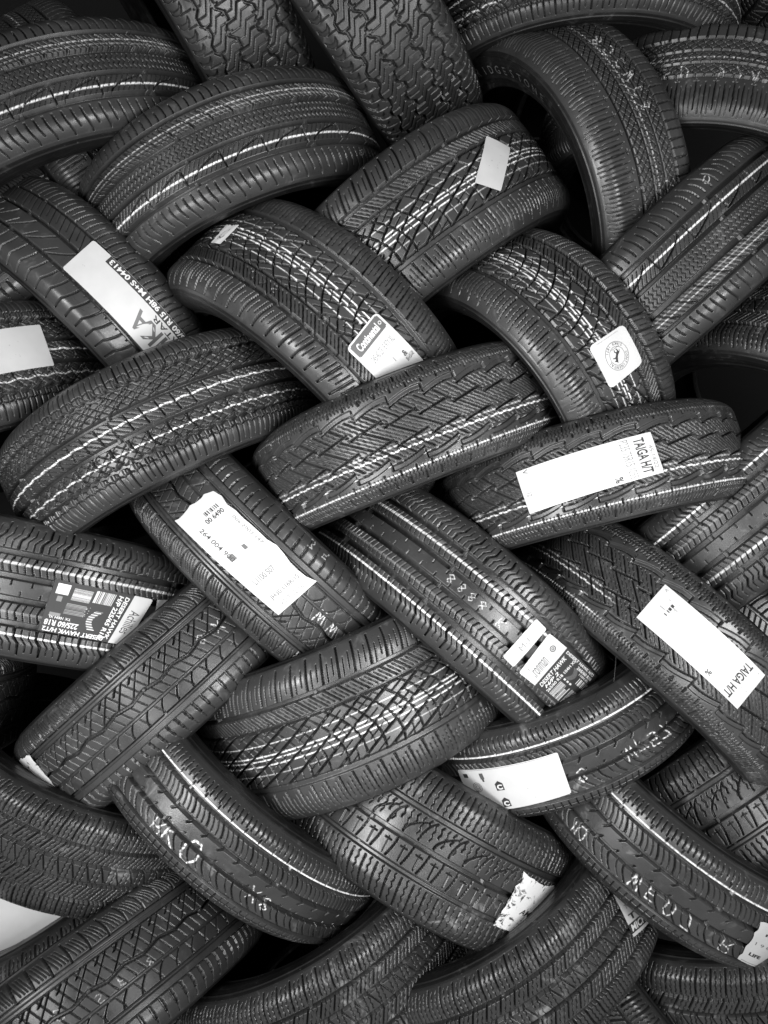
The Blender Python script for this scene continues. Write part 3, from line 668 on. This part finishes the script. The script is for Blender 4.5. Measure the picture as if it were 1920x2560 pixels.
def make_sticker(root, R, a, kind, q):
    S = lambda mat=M_PAPER, **k: Sticker(root, R, a, q, mat, **k)
    if kind == 'long':
        s = S(corner=4, label='long white label with a dark strip')
        s.rect(.0, .80, .84, .995, 4); s.text('215/60 R15 98H M+S 04413', .02, .83, .82, .965, 2, lv=2, bold=.03)
        s.text('NIKA', .02, .16, .46, .60, 1, bold=.02); s.text('SATAR', .04, .63, .36, .76, 0, bold=.01)
        flecks(s, .9, .3, .95, .4, 2, 1, 1)
    elif kind == 'plain':
        s = S(corner=3); 
        if root['label'].startswith('tyre with the blank white'): pass
        flecks(s, .25, .3, .6, .7, 7, 5, 3)
    elif kind == 'scrap': s = S(M_WORN2, torn=4); flecks(s, .1, .1, .9, .9, 10, 3, 2)
    elif kind == 'header':
        s = S(corner=8)
        s.rect(.06, .03, .95, .17, 1); s.rect(.09, .02, .92, .18, 1)
        s.text('Continental', .16, .055, .80, .15, 2, lv=2, bold=.03); s.ring(*(lambda: (.38 * s.W, .40 * s.Hh, 3.2, 1.2))(), 2, 2, 14)
        s.text('245/40 ZR18 97Y XL', .20, .26, .86, .34, 3, bold=-.005)
        s.text('1550005', .05, .60, .42, .665, 0); s.text('155005', .74, .56, .96, .61, 0, rot=1)
        s.rect(.55, .44, .56, .50, 0); s.rect(.46, .66, .60, .667, 0); s.rect(.40, .69, .43, .70, 0); s.text('&', .76, .48, .86, .55, 0, bold=.02)
        s.poly([(-22, -32), (-10, -22), (-8, -34)], 3)
    elif kind == 'horse':
        s = S(corner=9)
        r = min(s.W, s.Hh) * .31
        s.ring(0, 0, r, .7, 0); s.ring(0, 0, r * .66, .6, 0)
        s.arc_text('CONTINENTAL', 0, 0, r * .81, 6.2, 168, 12, 0); s.arc_text('SINCE 1871', 0, 0, r * .84, 6.2, 215, 325, 0, outer=False)
        k = r * .62 / 10
        horse = [(-7, -5.5), (-4.6, -2), (-2.5, -1), (-.5, .6), (1.2, 3.4), (2.2, 5.6), (3.0, 7.6), (3.9, 5.9), (6.2, 4.6), (6.6, 3.6), (4.6, 3.6), (4.0, 1.8), (6.8, 1.0), (7.2, -.6), (6.2, -.4), (5.8, .3), (3.0, .2), (1.2, -1.8), (.4, -3.4), (2.2, -5.0), (1.2, -7.2), (.2, -7.4), (.9, -5.2), (-1.5, -3.6), (-2.2, -5.4), (-1.6, -7.4), (-2.9, -7.6), (-3.6, -5.2), (-4.2, -3.4), (-5.8, -4.5)]
        n = len(horse)
        # triangulated through a small ear-clipping of Blender's own
        import mathutils.geometry as mg
        tris = mg.tessellate_polygon([[Vector((x * k, y * k, 0)) for x, y in horse]])
        for t in tris: s.poly([(horse[i][0] * k, horse[i][1] * k) for i in t], 0)
        s.poly([(-8 * k, -8.3 * k), (4 * k, -8.3 * k), (4 * k, -8.8 * k), (-8 * k, -8.8 * k)], 0)
        s.text('Designed and engineered in Germany', .2, .93, .8, .95, 3)
    elif kind == 'taiga':
        s = S()
        s.text('TAIGA H/T', .08, .065, .92, .145, 0, bold=.025); s.text('P235/75R15 105S', .05, .18, .95, .245, 3, bold=-.008)
        s.text('45-14/22', .3, .02, .85, .05, 3); s.text('%', .84, .29, .96, .35, 0, bold=.02); s.text('V', .02, .91, .12, .95, 0); s.text('12', .55, .93, .63, .97, 1)
        flecks(s, .02, .75, .3, .95, 6, 4, 3)
    elif kind == 'taiga2':
        s = S()
        s.text('TAIGA H/T', .08, .11, .95, .185, 0, bold=.025); flecks(s, .05, .02, .95, .10, 14, 9, 1); flecks(s, .05, .2, .95, .27, 14, 2, 3)
        s.text('%', .80, .33, .92, .38, 0, bold=.02); bars(s, .25, .84, .60, .845 + .02, 4, 'x', 0, 2); s.rect(.45, .88, .46, .925, 0); s.rect(.3, .8, .31, .84, 0); flecks(s, .1, .75, .6, .97, 9, 7, 1)
        s.text('V', .05, .95, .12, .975, 1)
    elif kind == 'price':
        s = S(corner=4); flecks(s, .3, .25, .65, .75, 12, 3, 1); s.text('M-1', .34, .35, .6, .7, 3)
    elif kind == 'hawk':
        s = S(corner=4, label='label with white header over a black printed panel')
        s.text('Ironman', .14, .06, .56, .22, 1, shear=.3, bold=-.005)
        s.ring(.30 * s.W, .36 * s.Hh, 6, 1.8, 1, 1, 22); s.ring(.30 * s.W, .36 * s.Hh, 2.8, 1.5, 1, 1, 16)
        s.rect(0, .27, 1, .995, 4)
        s.text('DESERT HAWK', .06, .30, .84, .36, 2, lv=2, shear=.3, bold=.02); s.text('H/P 2', .10, .375, .5, .425, 2, lv=2, shear=.3, bold=.03); s.text('265/60 R18 104H XL', .06, .44, .92, .485, 2, lv=2, bold=.02)
        bars(s, .06, .51, .40, .72, 11, 'y', 2, 3, 2); bars(s, .06, .76, .42, .97, 12, 'y', 2, 4, 2); bars(s, .46, .52, .50, .70, 3, 'y', 2, 5, 2)
        s.rect(.33, .64, .40, .69, 4, 3); s.rect(.10, .60, .18, .62, 4, 3)
        for i in range(14):
            t = i / 13; s.rect(.52 + .26 * t, .55 + .05 * math.sin(t * 3.1) - .03, .53 + .26 * t, .60 + .05 * math.sin(t * 3.1), 3, 2)
        s.text('DESERT HAWK H/T2', .90, .30, .965, .90, 2, rot=1, lv=2, bold=.02); s.text('265/60 R18', .80, .56, .87, .92, 2, rot=1, lv=2, bold=.03); s.text('110H XL', .73, .66, .78, .90, 2, rot=1, lv=2, bold=.02)
        bars(s, .55, .72, .70, .97, 7, 'y', 2, 8, 2)
    elif kind == 'hawk2':
        s = S(corner=5, label='label with white end over a black printed panel')
        s.text('Achilles', .30, .05, .78, .17, 0, shear=.2)
        s.rect(0, .22, 1, 1, 4)
        s.text('DESERT HAWK', .06, .25, .95, .30, 2, lv=2, shear=.25, bold=.03); s.text('H/P 225/65 R18', .06, .315, .95, .37, 2, lv=2, shear=.2, bold=.03)
        s.text('DESERT HAWK H/T2', .90, .30, .985, .97, 2, rot=1, lv=2, bold=.03); s.text('225/60 R18', .76, .62, .87, .97, 2, rot=1, lv=2, bold=.03); s.text('TX 100H XL', .68, .72, .73, .95, 2, rot=1, lv=2, bold=.02)
        bars(s, .06, .40, .30, .60, 12, 'y', 2, 3, 2); bars(s, .10, .62, .34, .80, 14, 'x', 2, 4, 2); s.rect(.06, .84, .26, .96, 2, 2); bars(s, .40, .62, .62, .82, 9, 'x', 3, 6, 2); s.rect(.30, .88, .4, .93, 3, 2); s.rect(.62, .84, .68, .95, 3, 2)
        for i in range(16):
            t = i / 15; s.rect(.45 + .36 * t, .44 + .07 * math.sin(t * 3.1), .465 + .36 * t, .52 + .05 * math.sin(t * 3.1), 2 if i % 2 else 3, 2)
        flecks(s, .4, .58, .6, .62, 12, 2, 2, 2)
    elif kind == 'small': s = S(); flecks(s, .2, .2, .8, .5, 3, 2, 1)
    elif kind == 'ship':
        s = S(torn=7, label='long torn white shipping label')
        s.text('00 6490', .165, .10, .205, .56, 0, rot=3, bold=.02); bars(s, .115, .12, .15, .50, 8, 'y', 0, 9); s.text('006 2003 147', .27, .03, .55, .10, 1)
        s.text('264 004 900', .20, .70, .52, .80, 0, bold=.005); s.rect(.47, .34, .51, .42, 1); s.rect(.47, .66, .52, .80, 1); flecks(s, .46, .42, .53, .66, 16, 5, 1)
        s.text('L1100 S07', .70, .30, .745, .82, 1, rot=3, bold=.01); s.text('JH30 116R/15', .86, .10, .905, .84, 1, rot=3, bold=.01); s.text('V017 12 16', .935, .2, .97, .80, 3, rot=3)
    elif kind == 'worn': s = S(M_WORN2, torn=4)
    elif kind == 'worn2': s = S(M_WORN, torn=8); flecks(s, .05, .55, .9, .95, 26, 8, 1); s.text('AM', .3, .55, .5, .66, 0, bold=.02)
    elif kind == 'energy':
        s = S(corner=4, label='white grading label with small symbols')
        s.rect(.02, .02, .98, .028, 3); s.rect(.05, .10, .10, .19, 0); s.rect(.23, .10, .27, .24, 1); s.rect(.24, .24, .26, .30, 0)
        for r in (10, 7, 4): s.ring(-.34 * s.W, .08 * s.Hh, r, 1.1, 1, 1, 20)
        s.rect(.09, .50, .15, .58, 1); s.poly([(-.34 * s.W + dx, -.42 * s.Hh + dy) for dx, dy in ((-7, -2), (7, -2), (8, 4), (2, 8), (-6, 6))], 0)
        for yy in (.38, .78):
            s.rect(.35, yy, .43, yy + .16, 0); s.poly([((.35 - .5) * s.W, (.5 - yy) * s.Hh), ((.43 - .5) * s.W, (.5 - yy) * s.Hh), ((.39 - .5) * s.W, (.5 - yy) * s.Hh + 6)], 0)
            s.text('C', .362, yy + .02, .418, yy + .14, 2, lv=2, bold=.05)
        flecks(s, .5, .1, .95, .9, 5, 4, 3)
    elif kind == 'mich':
        s = S(corner=2)
        s.text('CRBPP 101 88', .12, .14, .92, .24, 1); s.text('T + MM', .12, .32, .6, .42, 1); s.rect(.3, .44, .99, .50, 0); s.text('T95', .1, .54, .7, .68, 0, bold=.03); s.rect(.0, .72, 1, .93, 4); s.text('MICHELIN', .04, .75, .98, .90, 2, lv=2, bold=.03, shear=.15)
    elif kind == 'end':
        s = S(torn=4); s.text('LIFE', .2, .72, .6, .80, 0, bold=.05); s.text('1 9 6', .2, .45, .7, .52, 1); s.text('II', .35, .2, .6, .26, 0); s.rect(.1, .96, .95, .97, 1)
    s.finish()

# ------------------------------------------------------------------ build the stack
EMB = {}
for row in TYRES:
    root, R, a = build_tyre(*row)
    EMB[row[0]] = (root, R, a)
    for k, kind, q in STICKERS:
        if k == row[0]: make_sticker(root, R, a, kind, q)

# raised name on the sidewall of the tall tyre at the upper right
def sidewall_text(key, s, sg, r, ang0, ang1, size):
    root, R, a = EMB[key]
    V0, F0 = [], []
    rb = R * .73
    t = np.linspace(.15, 1, 400); hh, rr = shoulder_curve(R, a, rb, t)
    for i, ch in enumerate(s):
        V, F = text_mesh(ch, .0, 0)
        V = (V - (V.min(0) + V.max(0)) / 2) * size
        th = math.radians(ang0 + (ang1 - ang0) * i / (len(s) - 1))
        rad = r + V[:, 1]; tt = th + V[:, 0] / r * (1 if ang1 > ang0 else -1)
        h = np.interp(-rad, -rr, hh) + 1.1
        b = sum(len(v) for v in V0)
        V0.append(np.stack([rad * np.cos(tt), rad * np.sin(tt), sg * h], -1) / 1000); F0 += [[j + b for j in f] for f in F]
    me = bpy.data.meshes.new('raised_lettering'); me.from_pydata(np.concatenate(V0).tolist(), [], F0)
    me.materials.append(M_RAISED); me.update(); put('raised_lettering', me, root)
M_RAISED = rubber('raised_letter_rubber', .10, .5, .3, painted=False)
sidewall_text('t6', 'BRIDGESTONE', 1, 278, 88, 38, 22)


# pale sheets added to stand for the bright background in two gaps
def sheet(name, pts, mat, thick=.002):
    me = bpy.data.meshes.new(name); n = len(pts)
    V = [tuple(p) for p in pts] + [(p[0], p[1] + thick, p[2]) for p in pts]
    F = [list(range(n)), list(range(2 * n - 1, n - 1, -1))] + [[i, i + n, (i + 1) % n + n, (i + 1) % n] for i in range(n)]
    me.from_pydata(V, [], F); me.materials.append(mat); me.update()
    o = bpy.data.objects.new(name, me); COL.objects.link(o); return o
def at(x, y, d): return ((x - 960) / 1934 * d, d, -(y - 1280) / 1934 * d)
M_BACKGROUND = paper('pale_background', .62)
o = sheet('bright_background_sheet', [at(-160, 2200, 1.5), at(215, 2230, 1.5), at(215, 2460, 1.5), at(-160, 2560, 1.5)], M_BACKGROUND)
o['label'] = 'pale grey sheet added for the bright background between the tyres at the lower left edge'; o['category'] = 'background sheet'
o = sheet('bright_background_sheet', [at(1690, -30, 1.9), at(1775, -30, 1.9), at(1775, 45, 1.9), at(1690, 45, 1.9)], M_BACKGROUND)  # added sheet in place of the pale building beyond the gap
o['label'] = 'small striped sheet added for the bright background in the gap at the top right'; o['category'] = 'background sheet'
for i in range(3):
    y0 = 8 + i * 10
    st = sheet('background_stripe', [at(1690, y0, 1.895), at(1775, y0, 1.895), at(1775, y0 + 4, 1.895), at(1690, y0 + 4, 1.895)], M_INK[1], .001); st.parent = o  # bands of the building beyond, laid on the added sheet
# near-black sheet added behind the stack to keep its gaps dark
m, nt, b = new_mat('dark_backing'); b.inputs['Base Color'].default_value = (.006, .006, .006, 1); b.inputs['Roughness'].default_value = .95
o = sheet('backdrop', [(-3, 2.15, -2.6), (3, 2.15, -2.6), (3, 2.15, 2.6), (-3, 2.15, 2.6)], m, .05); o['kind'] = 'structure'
# one long rubber whisker hanging from a shoulder
root = EMB['t20'][0]
inv = (root.matrix_basis).inverted()
P = [inv @ Vector(at(x, y, d)) for x, y, d in ((1547, 1600, 1.44), (1541, 1625, 1.42), (1539, 1660, 1.40), (1535, 1700, 1.39), (1534, 1731, 1.38))]
V, F = [], []
for i, p in enumerate(P):
    for k in range(5):
        t = 2 * math.pi * k / 5; V.append((p.x + .0006 * math.cos(t), p.y + .0006 * math.sin(t), p.z + .0006 * math.cos(t + 1)))
    if i: F += [[(i - 1) * 5 + k, (i - 1) * 5 + (k + 1) % 5, i * 5 + (k + 1) % 5, i * 5 + k] for k in range(5)]
me = bpy.data.meshes.new('rubber_whisker'); me.from_pydata(V, [], F); me.materials.append(M_INK[3]); put('rubber_whisker', me, root)


# ------------------------------------------------------------------ camera
cam = bpy.data.cameras.new('camera'); co = bpy.data.objects.new('camera', cam); COL.objects.link(co)
co.location = (0, 0, 0); co.rotation_euler = (math.pi / 2, 0, 0)
cam.sensor_fit = 'VERTICAL'; cam.sensor_height = 24; cam.lens = 24 * 1934 / 2560
cam.clip_end = 50; cam.clip_start = .01
SC.camera = co

# ------------------------------------------------------------------ light
w = bpy.data.worlds.new('World'); SC.world = w; w.use_nodes = True
w.node_tree.nodes['Background'].inputs[0].default_value = (1, 1, 1, 1)
w.node_tree.nodes['Background'].inputs[1].default_value = .02
def area(name, loc, target, sx, sy, power):
    l = bpy.data.lights.new(name, 'AREA'); l.shape = 'RECTANGLE'; l.size = sx; l.size_y = sy; l.energy = power
    o = bpy.data.objects.new(name, l); COL.objects.link(o); o.location = loc
    l.spread = math.radians(90)
    o.rotation_euler = (Vector(target) - Vector(loc)).to_track_quat('-Z', 'Y').to_euler()
    return o
def overcast(nt, strength):
    """soft daylight reaching the stack from the open front: broad, strongest low down, weak from overhead
    and weak straight along the view where the photographer stands"""
    bg = nt.nodes['Background']; tc = N(nt, 'ShaderNodeTexCoord'); sp = N(nt, 'ShaderNodeSeparateXYZ')
    nt.links.new(tc.outputs['Generated'], sp.inputs[0])
    fy = math_node(nt, 'MULTIPLY', sp.outputs['Y'], -1.0); z = sp.outputs['Z']
    def sm(src, p0, v0, p1, v1):
        r = N(nt, 'ShaderNodeMapRange', interpolation_type='SMOOTHSTEP'); nt.links.new(src, r.inputs[0])
        for i, v in zip((1, 2, 3, 4), (p0, p1, v0, v1)): r.inputs[i].default_value = v
        return r.outputs[0]
    front = sm(fy, -.15, .02, .45, 1)
    low = sm(z, -.75, 1.25, .1, .75); up = sm(z, .1, 1, .85, .30); man = sm(fy, .80, 1, .97, .25)
    v = math_node(nt, 'MULTIPLY', math_node(nt, 'MULTIPLY', front, low), math_node(nt, 'MULTIPLY', up, man))
    c = N(nt, 'ShaderNodeCombineColor')
    for i in range(3): nt.links.new(v, c.inputs[i])
    nt.links.new(c.outputs[0], bg.inputs[0]); bg.inputs[1].default_value = strength
overcast(w.node_tree, .62)
area('left_added_light', (-1.0, -.25, -.16), (.12, 1.35, -.10), .65, .75, 12.5)  # added side lamp, cross-lights the treads and leaves the grooves dark
area('right_added_light', (1.0, -.25, -.16), (-.12, 1.35, -.10), .65, .75, 12.5)  # matching lamp added on the right
area('low_added_light', (0, -.1, -.75), (0, 1.35, .1), 1.4, .25, 4)  # lamp added low in front to brighten the lower shoulders

SC.view_settings.view_transform = 'Standard'; SC.view_settings.look = 'None'
SC.view_settings.exposure = 0; SC.view_settings.gamma = 1
SC.render.engine = 'CYCLES'
SC.cycles.max_bounces = 4; SC.cycles.diffuse_bounces = 2; SC.cycles.glossy_bounces = 2
SC.cycles.use_denoising = True
